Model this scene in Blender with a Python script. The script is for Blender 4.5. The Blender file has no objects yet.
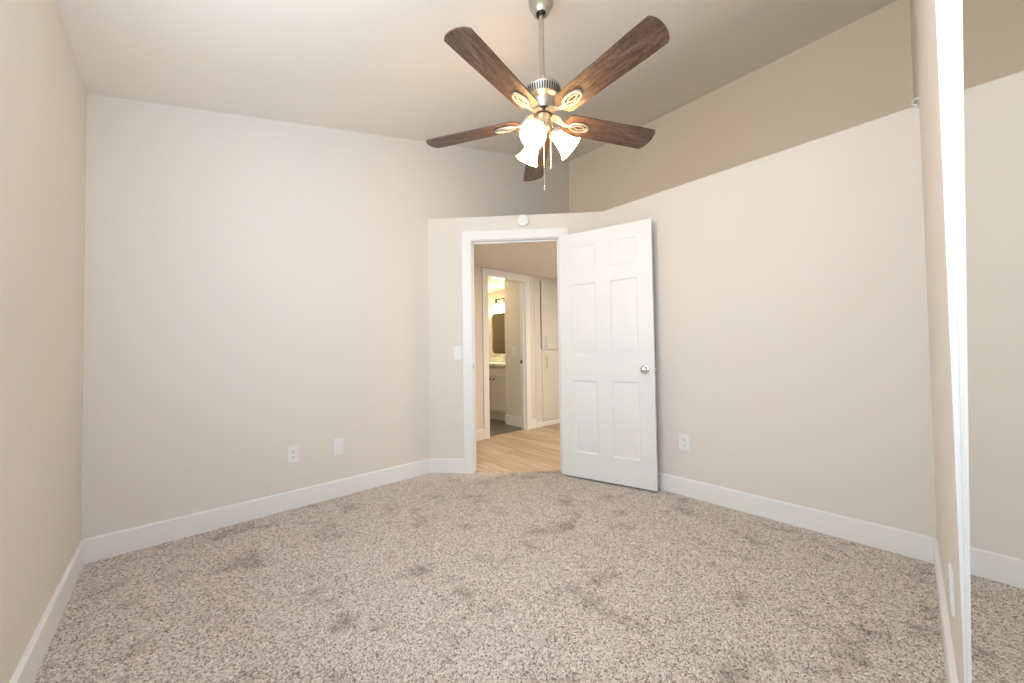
import bpy, bmesh, math, random
import numpy as np
from mathutils import Vector, Matrix

random.seed(7)
PI = math.pi
scene = bpy.context.scene
col = scene.collection

# ------------------------------------------------------------------ camera
CAM = Vector((-2.7836, -2.8740, 1.0562))
yaw, pitch, roll, F_PX, PX, PY = 0.7302, 0.0238, -0.0139, 366.0, 500.56, 343.42
Fv = Vector((math.sin(yaw) * math.cos(pitch), math.cos(yaw) * math.cos(pitch), math.sin(pitch)))
Rv = Vector((math.cos(yaw), -math.sin(yaw), 0))
Uv = Rv.cross(Fv)
R2 = Rv * math.cos(roll) + Uv * math.sin(roll)
U2 = -Rv * math.sin(roll) + Uv * math.cos(roll)
cam_data = bpy.data.cameras.new('camera')
cam_data.sensor_fit = 'HORIZONTAL'
cam_data.sensor_width = 36.0
cam_data.lens = F_PX * 36.0 / 1024
cam_data.shift_x = (512 - PX) / 1024
cam_data.shift_y = (PY - 341.5) / 1024
cam_data.clip_start = 0.01
cam_data.clip_end = 60
cam = bpy.data.objects.new('camera', cam_data)
col.objects.link(cam)
M = Matrix((R2, U2, -Fv)).transposed().to_4x4()
M.translation = CAM
cam.matrix_world = M
scene.camera = cam

# ------------------------------------------------------------------ light
scene.view_settings.view_transform = 'Standard'
scene.view_settings.look = 'None'
scene.view_settings.gamma = 1.0
scene.view_settings.use_curve_mapping = False
scene.view_settings.exposure = 0.0

world = bpy.data.worlds.new('sky')
scene.world = world
world.use_nodes = True
wn = world.node_tree.nodes
wn['Background'].inputs['Color'].default_value = (0.78, 0.88, 1.0, 1)
wn['Background'].inputs['Strength'].default_value = 0.7

WIN_Y0, WIN_Y1, WIN_Z0, WIN_Z1 = -2.86, -1.40, 0.95, 2.39   # window in the left wall, beside the camera

W2X0, W2X1, W2Z0, W2Z1 = -3.05, -2.42, 0.60, 2.36      # narrow window added behind the camera to fill the back wall


def area(name, loc, direction, sx, sy, power, color):
    l = bpy.data.lights.new(name, 'AREA')
    l.shape = 'RECTANGLE'
    l.size, l.size_y = sx, sy
    l.energy = power
    l.color = color
    o = bpy.data.objects.new(name, l)
    o.location = loc
    o.rotation_euler = Vector(direction).to_track_quat('-Z', 'Z').to_euler()
    col.objects.link(o)
    return o


def point(name, loc, power, color, r=0.03):
    l = bpy.data.lights.new(name, 'POINT')
    l.energy = power
    l.color = color
    l.shadow_soft_size = r
    o = bpy.data.objects.new(name, l)
    o.location = loc
    col.objects.link(o)
    return o


L, W, A, B = 3.1315, 2.939, 1.0729, 1.1214          # room sizes; A, B: where the chamfered door wall starts
ZL, D = 2.268, 1.0108                               # ledge height, ledge depth
HB, TB = 0.120, 0.014                               # baseboard
SHADE_Z = 2.101


def ceil_z(x):
    return 3.243 + 0.2499 * x


area('window_daylight', (-L - 0.20, (WIN_Y0 + WIN_Y1) / 2, (WIN_Z0 + WIN_Z1) / 2), (1, 0.15, 0.55),
     1.40, 1.40, 49.5, (0.745, 0.875, 0.99))
area('fill_window_light', ((W2X0 + W2X1) / 2, -W - 0.22, (W2Z0 + W2Z1) / 2), (0, 1, 0.45),
     0.62, 1.70, 18.0, (0.62, 0.76, 1.0))  # fill light through the added window, evens out the back wall
area('hall_fill_light', (0.55, -1.2, 2.10), (0, 0, -1), 0.3, 0.3, 30.0, (1.0, 0.89, 0.74))  # added light without a fixture, brightens the hall

# ------------------------------------------------------------------ materials


def new_mat(name):
    m = bpy.data.materials.new(name)
    m.use_nodes = True
    nt = m.node_tree
    return m, nt, nt.nodes['Principled BSDF']


def N(nt, kind, **kw):
    n = nt.nodes.new(kind)
    for k, v in kw.items():
        if k in n.inputs:
            n.inputs[k].default_value = v
        else:
            setattr(n, k, v)
    return n


def plain(name, colr, rough=0.5, metal=0.0, bump=0.0, bscale=200, spec=0.5, var=0.0):
    m, nt, b = new_mat(name)
    b.inputs['Base Color'].default_value = (*colr, 1)
    b.inputs['Roughness'].default_value = rough
    b.inputs['Metallic'].default_value = metal
    b.inputs['Specular IOR Level'].default_value = spec
    tc = N(nt, 'ShaderNodeTexCoord')
    if bump > 0:
        nz = N(nt, 'ShaderNodeTexNoise', Scale=bscale, Detail=3.0)
        nt.links.new(tc.outputs['Object'], nz.inputs['Vector'])
        bp = N(nt, 'ShaderNodeBump', Strength=bump, Distance=0.002)
        nt.links.new(nz.outputs['Fac'], bp.inputs['Height'])
        nt.links.new(bp.outputs['Normal'], b.inputs['Normal'])
    if var > 0:
        nz = N(nt, 'ShaderNodeTexNoise', Scale=1.3, Detail=4.0)
        nt.links.new(tc.outputs['Object'], nz.inputs['Vector'])
        mx = N(nt, 'ShaderNodeMix', data_type='RGBA')
        nt.links.new(nz.outputs['Fac'], mx.inputs[0])
        mx.inputs[6].default_value = (*[c * (1 - var) for c in colr], 1)
        mx.inputs[7].default_value = (*[min(1, c * (1 + var)) for c in colr], 1)
        nt.links.new(mx.outputs[2], b.inputs['Base Color'])
    return m


def ramp(nt, stops):
    r = N(nt, 'ShaderNodeValToRGB')
    e = r.color_ramp.elements
    while len(e) < len(stops):
        e.new(0.5)
    for i, (pos, c) in enumerate(stops):
        e[i].position = pos
        e[i].color = (*c, 1)
    return r


WALL = plain('wall_paint', (0.825, 0.772, 0.705), 0.75, bump=0.25, bscale=160, spec=0.25, var=0.012)
WALL_WARM_LIT = plain('warm_lit_wall_paint', (0.95, 0.81, 0.62), 0.75, bump=0.25, bscale=160, spec=0.25, var=0.012)  # wall paint with the warm light over the ledge put into its colour
CEIL = plain('ceiling_paint', (0.90, 0.845, 0.77), 0.85, bump=0.3, bscale=120, spec=0.2, var=0.012)
TRIM = plain('trim_paint', (0.925, 0.915, 0.905), 0.35, spec=0.4)
DOORW = plain('door_paint', (0.88, 0.875, 0.865), 0.38, bump=0.05, bscale=90, spec=0.4)
PLASTIC = plain('white_plastic', (0.90, 0.89, 0.87), 0.35)
SLOT = plain('dark_slot', (0.03, 0.03, 0.03), 0.6)
NICKEL = plain('brushed_nickel', (0.58, 0.54, 0.48), 0.38, 1.0, bump=0.05, bscale=300)
SATIN = plain('satin_nickel', (0.50, 0.465, 0.41), 0.55, 0.9, bump=0.05, bscale=300)
CHROME = plain('chrome', (0.72, 0.72, 0.72), 0.12, 1.0)
DARKM = plain('dark_bronze', (0.05, 0.045, 0.04), 0.45, 0.6)
CAB = plain('cabinet_paint', (0.78, 0.75, 0.69), 0.4)
STONE = plain('counter_stone', (0.80, 0.78, 0.72), 0.25, var=0.03)
TILE = None


def mat_carpet():
    m, nt, b = new_mat('speckled_carpet')
    tc = N(nt, 'ShaderNodeTexCoord')
    # flecks of differently dyed yarn
    v = N(nt, 'ShaderNodeTexVoronoi', Scale=210.0)
    v.inputs['Randomness'].default_value = 1.0
    mp = N(nt, 'ShaderNodeMapping')
    mp.inputs['Scale'].default_value = (1.0, 1.0, 0.25)
    nt.links.new(tc.outputs['Object'], mp.inputs['Vector'])
    nt.links.new(mp.outputs['Vector'], v.inputs['Vector'])
    sep = N(nt, 'ShaderNodeSeparateColor')
    nt.links.new(v.outputs['Color'], sep.inputs[0])
    r = ramp(nt, [(0.0, (0.18, 0.138, 0.112)), (0.12, (0.34, 0.275, 0.23)), (0.30, (0.57, 0.49, 0.43)),
                  (0.66, (0.73, 0.65, 0.58)), (1.0, (0.90, 0.83, 0.76))])
    nt.links.new(sep.outputs[0], r.inputs['Fac'])
    # worn, flattened darker patches
    n1 = N(nt, 'ShaderNodeTexNoise', Scale=4.6, Detail=5.0, Roughness=0.66)
    nt.links.new(tc.outputs['Object'], n1.inputs['Vector'])
    rr = ramp(nt, [(0.54, (1, 1, 1)), (0.62, (0.80, 0.78, 0.765)), (0.70, (0.56, 0.535, 0.515))])
    nt.links.new(n1.outputs['Fac'], rr.inputs['Fac'])
    mx = N(nt, 'ShaderNodeMix', data_type='RGBA', blend_type='MULTIPLY')
    mx.inputs[0].default_value = 1.0
    nt.links.new(r.outputs['Color'], mx.inputs[6])
    nt.links.new(rr.outputs['Color'], mx.inputs[7])
    nt.links.new(mx.outputs[2], b.inputs['Base Color'])
    b.inputs['Roughness'].default_value = 0.95
    b.inputs['Specular IOR Level'].default_value = 0.1
    b.inputs['Sheen Weight'].default_value = 0.15
    return m


def mat_blade():
    m, nt, b = new_mat('walnut_blade')
    tc = N(nt, 'ShaderNodeTexCoord')
    mp = N(nt, 'ShaderNodeMapping')
    mp.inputs['Scale'].default_value = (3.5, 40.0, 8.0)
    nt.links.new(tc.outputs['Object'], mp.inputs['Vector'])
    n = N(nt, 'ShaderNodeTexNoise', Scale=1.6, Detail=6.0, Roughness=0.65, Distortion=0.8)
    nt.links.new(mp.outputs['Vector'], n.inputs['Vector'])
    r = ramp(nt, [(0.28, (0.045, 0.024, 0.014)), (0.46, (0.092, 0.052, 0.033)), (0.60, (0.14, 0.084, 0.056)),
                  (0.78, (0.24, 0.165, 0.12))])
    nt.links.new(n.outputs['Fac'], r.inputs['Fac'])
    mp2 = N(nt, 'ShaderNodeMapping')
    mp2.inputs['Scale'].default_value = (14.0, 34.0, 8.0)
    nt.links.new(tc.outputs['Object'], mp2.inputs['Vector'])
    n2 = N(nt, 'ShaderNodeTexNoise', Scale=1.5, Detail=7.0, Roughness=0.7, Distortion=1.5)
    nt.links.new(mp2.outputs['Vector'], n2.inputs['Vector'])
    r2 = ramp(nt, [(0.38, (0.62, 0.60, 0.60)), (0.52, (1, 1, 1)), (0.68, (1.6, 1.5, 1.42))])
    nt.links.new(n2.outputs['Fac'], r2.inputs['Fac'])
    mx = N(nt, 'ShaderNodeMix', data_type='RGBA', blend_type='MULTIPLY')
    mx.inputs[0].default_value = 1.0
    nt.links.new(r.outputs['Color'], mx.inputs[6])
    nt.links.new(r2.outputs['Color'], mx.inputs[7])
    nt.links.new(mx.outputs[2], b.inputs['Base Color'])
    b.inputs['Roughness'].default_value = 0.45
    bp = N(nt, 'ShaderNodeBump', Strength=0.25, Distance=0.002)
    nt.links.new(n.outputs['Fac'], bp.inputs['Height'])
    nt.links.new(bp.outputs['Normal'], b.inputs['Normal'])
    return m


def mat_planks():
    m, nt, b = new_mat('oak_planks')
    tc = N(nt, 'ShaderNodeTexCoord')
    mp = N(nt, 'ShaderNodeMapping')
    mp.inputs['Rotation'].default_value = (0, 0, PI / 2)
    nt.links.new(tc.outputs['Object'], mp.inputs['Vector'])
    br = N(nt, 'ShaderNodeTexBrick', Scale=1.0)
    br.inputs['Brick Width'].default_value = 1.2
    br.inputs['Row Height'].default_value = 0.15
    br.inputs['Mortar Size'].default_value = 0.0012
    br.inputs['Color1'].default_value = (0.50, 0.375, 0.26, 1)
    br.inputs['Color2'].default_value = (0.64, 0.50, 0.365, 1)
    br.inputs['Mortar'].default_value = (0.25, 0.16, 0.10, 1)
    nt.links.new(mp.outputs['Vector'], br.inputs['Vector'])
    mp2 = N(nt, 'ShaderNodeMapping')
    mp2.inputs['Scale'].default_value = (16.0, 0.9, 1.0)
    nt.links.new(tc.outputs['Object'], mp2.inputs['Vector'])
    n = N(nt, 'ShaderNodeTexNoise', Scale=2.0, Detail=5.0, Roughness=0.6)
    nt.links.new(mp2.outputs['Vector'], n.inputs['Vector'])
    r = ramp(nt, [(0.36, (0.66, 0.60, 0.55)), (0.55, (1, 1, 1))])
    nt.links.new(n.outputs['Fac'], r.inputs['Fac'])
    mx = N(nt, 'ShaderNodeMix', data_type='RGBA', blend_type='MULTIPLY')
    mx.inputs[0].default_value = 0.9
    nt.links.new(br.outputs['Color'], mx.inputs[6])
    nt.links.new(r.outputs['Color'], mx.inputs[7])
    nt.links.new(mx.outputs[2], b.inputs['Base Color'])
    b.inputs['Roughness'].default_value = 0.5
    return m


def mat_tile():
    m, nt, b = new_mat('grey_floor_tile')
    tc = N(nt, 'ShaderNodeTexCoord')
    br = N(nt, 'ShaderNodeTexBrick', Scale=1.0)
    br.inputs['Brick Width'].default_value = 0.6
    br.inputs['Row Height'].default_value = 0.3
    br.inputs['Mortar Size'].default_value = 0.003
    br.inputs['Color1'].default_value = (0.13, 0.12, 0.10, 1)
    br.inputs['Color2'].default_value = (0.16, 0.145, 0.12, 1)
    br.inputs['Mortar'].default_value = (0.09, 0.085, 0.08, 1)
    nt.links.new(tc.outputs['Object'], br.inputs['Vector'])
    nt.links.new(br.outputs['Color'], b.inputs['Base Color'])
    b.inputs['Roughness'].default_value = 0.4
    return m


def mat_glow(name, colr, strength, base=(0.9, 0.88, 0.84)):
    m, nt, b = new_mat(name)
    b.inputs['Base Color'].default_value = (*base, 1)
    b.inputs['Roughness'].default_value = 0.35
    b.inputs['Emission Color'].default_value = (*colr, 1)
    b.inputs['Emission Strength'].default_value = strength
    return m


def mat_mirror(name, tint):
    m, nt, b = new_mat(name)
    b.inputs['Base Color'].default_value = (*tint, 1)
    b.inputs['Metallic'].default_value = 1.0
    b.inputs['Roughness'].default_value = 0.0
    return m


CARPET, BLADE, PLANK, TILE = mat_carpet(), mat_blade(), mat_planks(), mat_tile()
SHADE = mat_glow('frosted_lit_glass', (1.0, 0.63, 0.29), 46.0, (0.55, 0.53, 0.50))
_nt = SHADE.node_tree
_mix = _nt.nodes.new('ShaderNodeMixShader')
_tr = _nt.nodes.new('ShaderNodeBsdfTransparent')
_tl = _nt.nodes.new('ShaderNodeBsdfTranslucent')
_tl.inputs['Color'].default_value = (0.8, 0.75, 0.68, 1)
_mix2 = _nt.nodes.new('ShaderNodeMixShader')
_mix.inputs[0].default_value = 0.45
_mix2.inputs[0].default_value = 0.35
_nt.links.new(_nt.nodes['Principled BSDF'].outputs[0], _mix.inputs[1])
_nt.links.new(_tl.outputs[0], _mix.inputs[2])
_nt.links.new(_mix.outputs[0], _mix2.inputs[1])
_nt.links.new(_tr.outputs[0], _mix2.inputs[2])
_nt.links.new(_mix2.outputs[0], _nt.nodes['Material Output'].inputs['Surface'])
BULB = mat_glow('lit_bulb', (1.0, 0.66, 0.34), 14.0)
BATHGLOW = mat_glow('lit_vanity_glass', (1.0, 0.80, 0.52), 1.2)
MIRROR = mat_mirror('closet_mirror', (0.84, 0.86, 0.82))
MIRROR2 = mat_mirror('bath_mirror', (0.80, 0.79, 0.76))

# ------------------------------------------------------------------ mesh helpers


def finish(name, bm, mats, parent=None, smooth=None, matrix=None):
    me = bpy.data.meshes.new(name)
    bmesh.ops.recalc_face_normals(bm, faces=bm.faces)
    bm.to_mesh(me)
    bm.free()
    for m in (mats if isinstance(mats, (list, tuple)) else [mats]):
        me.materials.append(m)
    if smooth is not None:
        me.polygons.foreach_set('use_smooth', [True] * len(me.polygons))
        me.set_sharp_from_angle(angle=smooth)
    o = bpy.data.objects.new(name, me)
    col.objects.link(o)
    if matrix is not None:
        o.matrix_world = matrix
    if parent is not None:
        o.parent = parent
    return o


def box(bm, lo, hi, bev=0.0, mat=0, M=None):
    vs = [bm.verts.new((x, y, z)) for x in (lo[0], hi[0]) for y in (lo[1], hi[1]) for z in (lo[2], hi[2])]
    idx = [(0, 1, 3, 2), (4, 6, 7, 5), (0, 4, 5, 1), (2, 3, 7, 6), (0, 2, 6, 4), (1, 5, 7, 3)]
    fs = [bm.faces.new([vs[i] for i in f]) for f in idx]
    for f in fs:
        f.material_index = mat
    if bev > 0:
        es = list({e for f in fs for e in f.edges})
        r = bmesh.ops.bevel(bm, geom=es, offset=bev, segments=2, profile=0.5, affect='EDGES')
        vs = list({v for v in r['verts']} | {v for v in vs if v.is_valid})
        for f in r['faces']:
            f.material_index = mat
    if M is not None:
        for v in {v for v in vs if v.is_valid}:
            v.co = M @ v.co
    return vs


def prism(bm, poly, axis, lo, hi, mat=0):
    """extrude a polygon; axis 'z': poly in xy, 'y': poly in xz, 'x': poly in yz"""
    def mk(p, h):
        return {'z': (p[0], p[1], h), 'y': (p[0], h, p[1]), 'x': (h, p[0], p[1])}[axis]
    a = [bm.verts.new(mk(p, lo)) for p in poly]
    b = [bm.verts.new(mk(p, hi)) for p in poly]
    n = len(poly)
    fs = [bm.faces.new(a), bm.faces.new(b[::-1])]
    for i in range(n):
        fs.append(bm.faces.new((a[i], a[(i + 1) % n], b[(i + 1) % n], b[i])))
    for f in fs:
        f.material_index = mat
    return a + b


def lathe(bm, prof, n=32, M=None, cap0=True, cap1=True, mat=0):
    """revolve (r, z) about z"""
    rings = []
    for r, z in prof:
        if r < 1e-6:
            rings.append([bm.verts.new((0, 0, z))])
        else:
            rings.append([bm.verts.new((r * math.cos(2 * PI * i / n), r * math.sin(2 * PI * i / n), z)) for i in range(n)])
    for a, b in zip(rings, rings[1:]):
        for i in range(n):
            j = (i + 1) % n
            if len(a) == 1 and len(b) == 1:
                continue
            if len(a) == 1:
                f = bm.faces.new((a[0], b[j], b[i]))
            elif len(b) == 1:
                f = bm.faces.new((a[i], a[j], b[0]))
            else:
                f = bm.faces.new((a[i], a[j], b[j], b[i]))
            f.material_index = mat
    if cap0 and len(rings[0]) > 1:
        bm.faces.new(rings[0][::-1]).material_index = mat
    if cap1 and len(rings[-1]) > 1:
        bm.faces.new(rings[-1]).material_index = mat
    vs = [v for r in rings for v in r]
    if M is not None:
        for v in vs:
            v.co = M @ v.co
    return vs


def tube(bm, pts, r, n=10, mat=0, closed=False, squash=None):
    pts = [Vector(p) for p in pts]
    k = len(pts)
    rings = []
    up = Vector((0, 0, 1))
    for i, p in enumerate(pts):
        if closed:
            t = pts[(i + 1) % k] - pts[i - 1]
        else:
            t = pts[min(i + 1, k - 1)] - pts[max(i - 1, 0)]
        t.normalize()
        s = t.cross(up)
        if s.length < 1e-4:
            s = t.cross(Vector((1, 0, 0)))
        s.normalize()
        u = s.cross(t)
        rr = r[i] if isinstance(r, (list, tuple)) else r
        q = squash or 1.0
        rings.append([bm.verts.new(p + s * rr * math.cos(2 * PI * j / n) + u * rr * q * math.sin(2 * PI * j / n)) for j in range(n)])
    pairs = list(zip(rings, rings[1:])) + ([(rings[-1], rings[0])] if closed else [])
    for a, b in pairs:
        for j in range(n):
            bm.faces.new((a[j], a[(j + 1) % n], b[(j + 1) % n], b[j])).material_index = mat
    if not closed:
        bm.faces.new(rings[0][::-1]).material_index = mat
        bm.faces.new(rings[-1]).material_index = mat


def struct(o, label=None):
    o['kind'] = 'structure'
    if label:
        o['label'] = label
    return o


def tag(o, label, cat, group=None):
    o['label'] = label
    o['category'] = cat
    if group:
        o['group'] = group
    return o


def empty(name, loc, rotz=0.0):
    o = bpy.data.objects.new(name, None)
    o.empty_display_size = 0.05
    o.location = loc
    o.rotation_euler = (0, 0, rotz)
    col.objects.link(o)
    return o


# ------------------------------------------------------------------ the room shell
# chamfered door wall frame: s along the wall, n outwards into the hall
P0 = Vector((-A, 0, 0))
DD = (Vector((0, -B, 0)) - P0).normalized()
NN = Vector((-DD.y, DD.x, 0))
DLEN = math.hypot(A, B)
DIAG = Matrix(((DD.x, NN.x, 0, P0.x), (DD.y, NN.y, 0, P0.y), (0, 0, 1, 0), (0, 0, 0, 1)))


def diag(s, n, z=0.0):
    return DIAG @ Vector((s, n, z))


# carpet: a fine grid of jittered tufts
def carpet():
    step = 0.0055
    xs = np.arange(-L - 0.004, 0.02, step)
    ys = np.arange(-W - 0.004, 0.02, step)
    nx, ny = len(xs), len(ys)
    rng = np.random.default_rng(3)
    X, Y = np.meshgrid(xs, ys, indexing='ij')
    X = X + rng.uniform(-0.35, 0.35, X.shape) * step
    Y = Y + rng.uniform(-0.35, 0.35, X.shape) * step
    Z = -0.004 + rng.uniform(-1, 1, X.shape) ** 3 * 0.0035
    co = np.stack([X, Y, Z], -1).reshape(-1, 3).astype(np.float32)
    i, j = np.meshgrid(np.arange(nx - 1), np.arange(ny - 1), indexing='ij')
    a = (i * ny + j).ravel()
    q = np.stack([a, a + ny, a + ny + 1, a + 1], -1)
    c = co[q].mean(1)
    off = (c[:, 0] + A) * NN.x + c[:, 1] * NN.y
    keep = off < 0.03
    q = q[keep]
    used = np.unique(q)
    remap = -np.ones(len(co), np.int64)
    remap[used] = np.arange(len(used))
    co = co[used]
    q = remap[q].astype(np.int32)
    me = bpy.data.meshes.new('floor')
    me.vertices.add(len(co))
    me.vertices.foreach_set('co', co.ravel())
    me.loops.add(q.size)
    me.loops.foreach_set('vertex_index', q.ravel())
    me.polygons.add(len(q))
    me.polygons.foreach_set('loop_start', np.arange(0, q.size, 4, dtype=np.int32))
    me.update(calc_edges=True)
    me.validate()
    me.materials.append(CARPET)
    o = bpy.data.objects.new('floor', me)
    col.objects.link(o)
    return o


struct(carpet(), 'speckled beige and brown carpet with darker worn patches')

bm = bmesh.new()
box(bm, (-1.30, -2.938, -0.06), (1.66, 0.70, -0.0025))
bm2 = bmesh.new()   # only the hall side of the chamfer
hall_poly = [(-1.30, 0.105), (diag(0, 0.03).x - 0.075, 0.105), tuple(diag(0.06, 0.025).xy), tuple(diag(DLEN - 0.06, 0.025).xy), (0.105, -1.25),
             (0.105, -W), (1.66, -W), (1.66, 0.66), (-1.30, 0.66)]
bm.free()
prism(bm2, hall_poly, 'z', -0.06, -0.002)
struct(finish('floor_hall', bm2, PLANK), 'light oak plank floor beyond the open doorway')
bm = bmesh.new()
box(bm, (-1.30, 0.66, -0.06), (1.56, 2.60, -0.002))
struct(finish('floor_bathroom', bm, TILE), 'dark grey tile floor of the bathroom')

T = 0.10
# left wall with the window opening
bm = bmesh.new()
zt = ceil_z(-L) + 0.05
for lo, hi in (((-L - T, -W - T, -0.1), (-L, WIN_Y0, zt)), ((-L - T, WIN_Y1, -0.1), (-L, T, zt)),
               ((-L - T, WIN_Y0, -0.1), (-L, WIN_Y1, WIN_Z0)), ((-L - T, WIN_Y0, WIN_Z1), (-L, WIN_Y1, zt))):
    box(bm, lo, hi)
struct(finish('wall_left', bm, WALL), 'plain greige wall at the left edge')
# back wall (runs on above the door wall to the far end of the ledge)
bm = bmesh.new()
prism(bm, [(-L - T, -0.1), (-A, -0.1), (-A, ZL), (D + T, ZL), (D + T, ceil_z(D + T) + 0.05), (-L - T, ceil_z(-L - T) + 0.05)], 'y', 0, T)
struct(finish('wall_back', bm, WALL), 'large plain greige wall left of the doorway')
# chamfered wall with the doorway
S0, S1, DH = 0.395, 1.167, 2.052
bm = bmesh.new()
JT = 0.018
TW = 0.11
for lo, hi in (((-0.045, 0, -0.05), (S0 - JT, TW, ZL)), ((S1 + JT, 0, -0.05), (DLEN + 0.045, TW, ZL)), ((S0 - JT, 0, DH + JT), (S1 + JT, TW, ZL))):
    box(bm, lo, hi, M=DIAG)
struct(finish('wall_door', bm, WALL), 'angled wall with the doorway')
bm = bmesh.new()
prism(bm, [(0, -W - 0.02), (TW, -W - 0.02), (TW, -B + 0.01), (0, -B)], 'z', -0.05, ZL)
struct(finish('wall_right', bm, WALL), 'bright plain wall right of the open door, below the ledge')
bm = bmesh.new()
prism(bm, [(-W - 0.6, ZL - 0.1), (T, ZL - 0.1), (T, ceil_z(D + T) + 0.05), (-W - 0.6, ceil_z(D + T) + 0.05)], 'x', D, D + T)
struct(finish('wall_upper', bm, WALL_WARM_LIT), 'wall set back above the ledge, warm light put into its tan colour')
# closet wall with the opening for the mirrored doors
XJ = -1.40
bm = bmesh.new()
prism(bm, [(XJ, -0.1), (1.66, -0.1), (1.66, ceil_z(1.66) + 0.05), (-L - T, ceil_z(-L - T) + 0.05), (-L - T, 2.36), (W2X1, 2.36), (W2X1, 2.06), (XJ, 2.06)], 'y', -W - T, -W)
for lo, hi in (((-L - T, -W - T, -0.1), (W2X0, -W, 2.36)), ((W2X1, -W - T, -0.1), (-2.338, -W, 2.06)), ((W2X0, -W - T, -0.1), (W2X1, -W, W2Z0))):
    box(bm, lo, hi)
struct(finish('wall_closet', bm, WALL), 'narrow wall strip between the right wall and the mirror')
bm = bmesh.new()
box(bm, (-2.42, -W - 0.7, -0.1), (0.2, -W - 0.62, 2.9))
box(bm, (-2.42, -W - 0.62, -0.1), (-2.36, -W - T, 2.9))
struct(finish('wall_closet_inner', bm, WALL))
# sloping ceiling
bm = bmesh.new()
x0, x1 = -L - T, D + T
prism(bm, [(x0, ceil_z(x0)), (x1, ceil_z(x1)), (x1, ceil_z(x1) + 0.1), (x0, ceil_z(x0) + 0.1)], 'y', -W - T, T)
struct(finish('ceiling', bm, CEIL), 'pale sloping ceiling')
# hall and bathroom shell
HZ = 2.118
bm = bmesh.new()
prism(bm, [(-1.40, 0.1), (-1.017, 0.1), tuple(diag(0.05, TW).xy), tuple(diag(DLEN - 0.05, TW).xy), (0.11, -1.14), (0.11, -W), (1.66, -W), (1.66, 2.7), (-1.40, 2.7)], 'z', HZ, ZL - 0.004)
struct(finish('ceiling_hall', bm, CEIL), 'low hall ceiling whose top is the ledge')
HY = 0.62
BX0, BX1, BH = 0.135, 0.800, 2.012      # bathroom doorway
bm = bmesh.new()
prism(bm, [(-1.40, -0.05), (BX0 - 0.015, -0.05), (BX0 - 0.015, BH + 0.015), (BX1 + 0.015, BH + 0.015), (BX1 + 0.015, -0.05), (0.985, -0.05), (0.985, HZ), (-1.40, HZ)], 'y', HY, HY + T)
struct(finish('wall_hall', bm, WALL), 'hall wall around the bathroom doorway')
bm = bmesh.new()
box(bm, (-1.40, 0.10, -0.05), (-1.30, HY, HZ))
struct(finish('wall_hall_left', bm, WALL))
bm = bmesh.new()
box(bm, (1.57, -W, -0.05), (1.66, 0.64, HZ))
struct(finish('wall_hall_right', bm, WALL))
bm = bmesh.new()
box(bm, (0.87, HY + T, -0.05), (0.98, 1.11, HZ))
box(bm, (0.98, 1.085, -0.05), (1.56, 1.11, HZ))
struct(finish('wall_bath_partition', bm, WALL), 'beige wall stub inside the bathroom door')
bm = bmesh.new()
box(bm, (1.45, 1.11, -0.05), (1.56, 2.60, HZ))
struct(finish('wall_bath_vanity', bm, WALL), 'bathroom wall behind the vanity')
bm = bmesh.new()
box(bm, (-1.40, 2.50, -0.05), (1.45, 2.60, HZ))
struct(finish('wall_bath_back', bm, plain('dark_for_mirror', (0.10, 0.078, 0.045), 0.5)))  # unseen wall, coloured dark so the bathroom mirror reflects dark
bm = bmesh.new()
box(bm, (-1.40, HY + T, -0.05), (-1.30, 2.50, HZ))
struct(finish('wall_bath_left', bm, WALL))


# ------------------------------------------------------------------ baseboards and casings
def base(name, p, q, nrm, h=HB, t=TB, label=None, ext=0.0):
    """baseboard from p to q (xy), standing off along nrm, with an eased top"""
    p, q, nrm = Vector((*p, 0)), Vector((*q, 0)), Vector((*nrm, 0)).normalized()
    prof = [(0, -0.02), (t, -0.02), (t, h - 0.006), (t - 0.004, h - 0.001), (t - 0.007, h), (0, h)]
    bm = bmesh.new()
    a = [bm.verts.new(p + nrm * u + Vector((0, 0, z))) for u, z in prof]
    b = [bm.verts.new(q + nrm * u + Vector((0, 0, z))) for u, z in prof]
    n = len(prof)
    bm.faces.new(a)
    bm.faces.new(b[::-1])
    for i in range(n):
        bm.faces.new((a[i], a[(i + 1) % n], b[(i + 1) % n], b[i]))
    return struct(finish(name, bm, TRIM), label)


CO, CI = S0 - 0.085, S0 - 0.006
base('baseboard_left', (-L, -W), (-L, 0), (1, 0), label='white baseboard along the left wall')
base('baseboard_back', (-L, 0), (-A - 0.005, 0), (0, -1), label='white baseboard along the back wall')
d0, d1, d2, d3 = diag(-0.005, 0), diag(CO, 0), diag(S1 + 0.085, 0), diag(DLEN, 0)
base('baseboard_door', d0.xy, d1.xy, (-NN.x, -NN.y), label='short white baseboard left of the door casing')
base('baseboard_door_right', d2.xy, d3.xy, (-NN.x, -NN.y))
base('baseboard_right', (0, -B - 0.003), (0, -W), (-1, 0), label='white baseboard along the right wall')
base('baseboard_closet', (0, -W), (XJ + 0.002, -W), (0, 1), label='white baseboard on the closet wall strip')
base('baseboard_hall_left', (-1.30, HY), (BX0 - 0.085, HY), (0, -1))
base('baseboard_hall_right', (BX1 + 0.085, HY), (0.985, HY), (0, -1))
base('baseboard_bath', (0.87, 1.11), (0.87, HY + T + 0.012), (-1, 0), h=0.135)


def casing(bm, s_in0, s_in1, h_in, w, t, M, face=-1):
    """three flat casing boards with eased edges in a local s, n, z frame"""
    y0, y1 = (-t, 0) if face < 0 else (0, t)
    box(bm, (s_in0 - w, y0, -0.01), (s_in0, y1, h_in + w), 0.003, M=M)
    box(bm, (s_in1, y0, -0.01), (s_in1 + w, y1, h_in + w), 0.003, M=M)
    box(bm, (s_in0 - 0.002, y0, h_in), (s_in1 + 0.002, y1 - 0.0002, h_in + w), 0.003, M=M)


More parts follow.
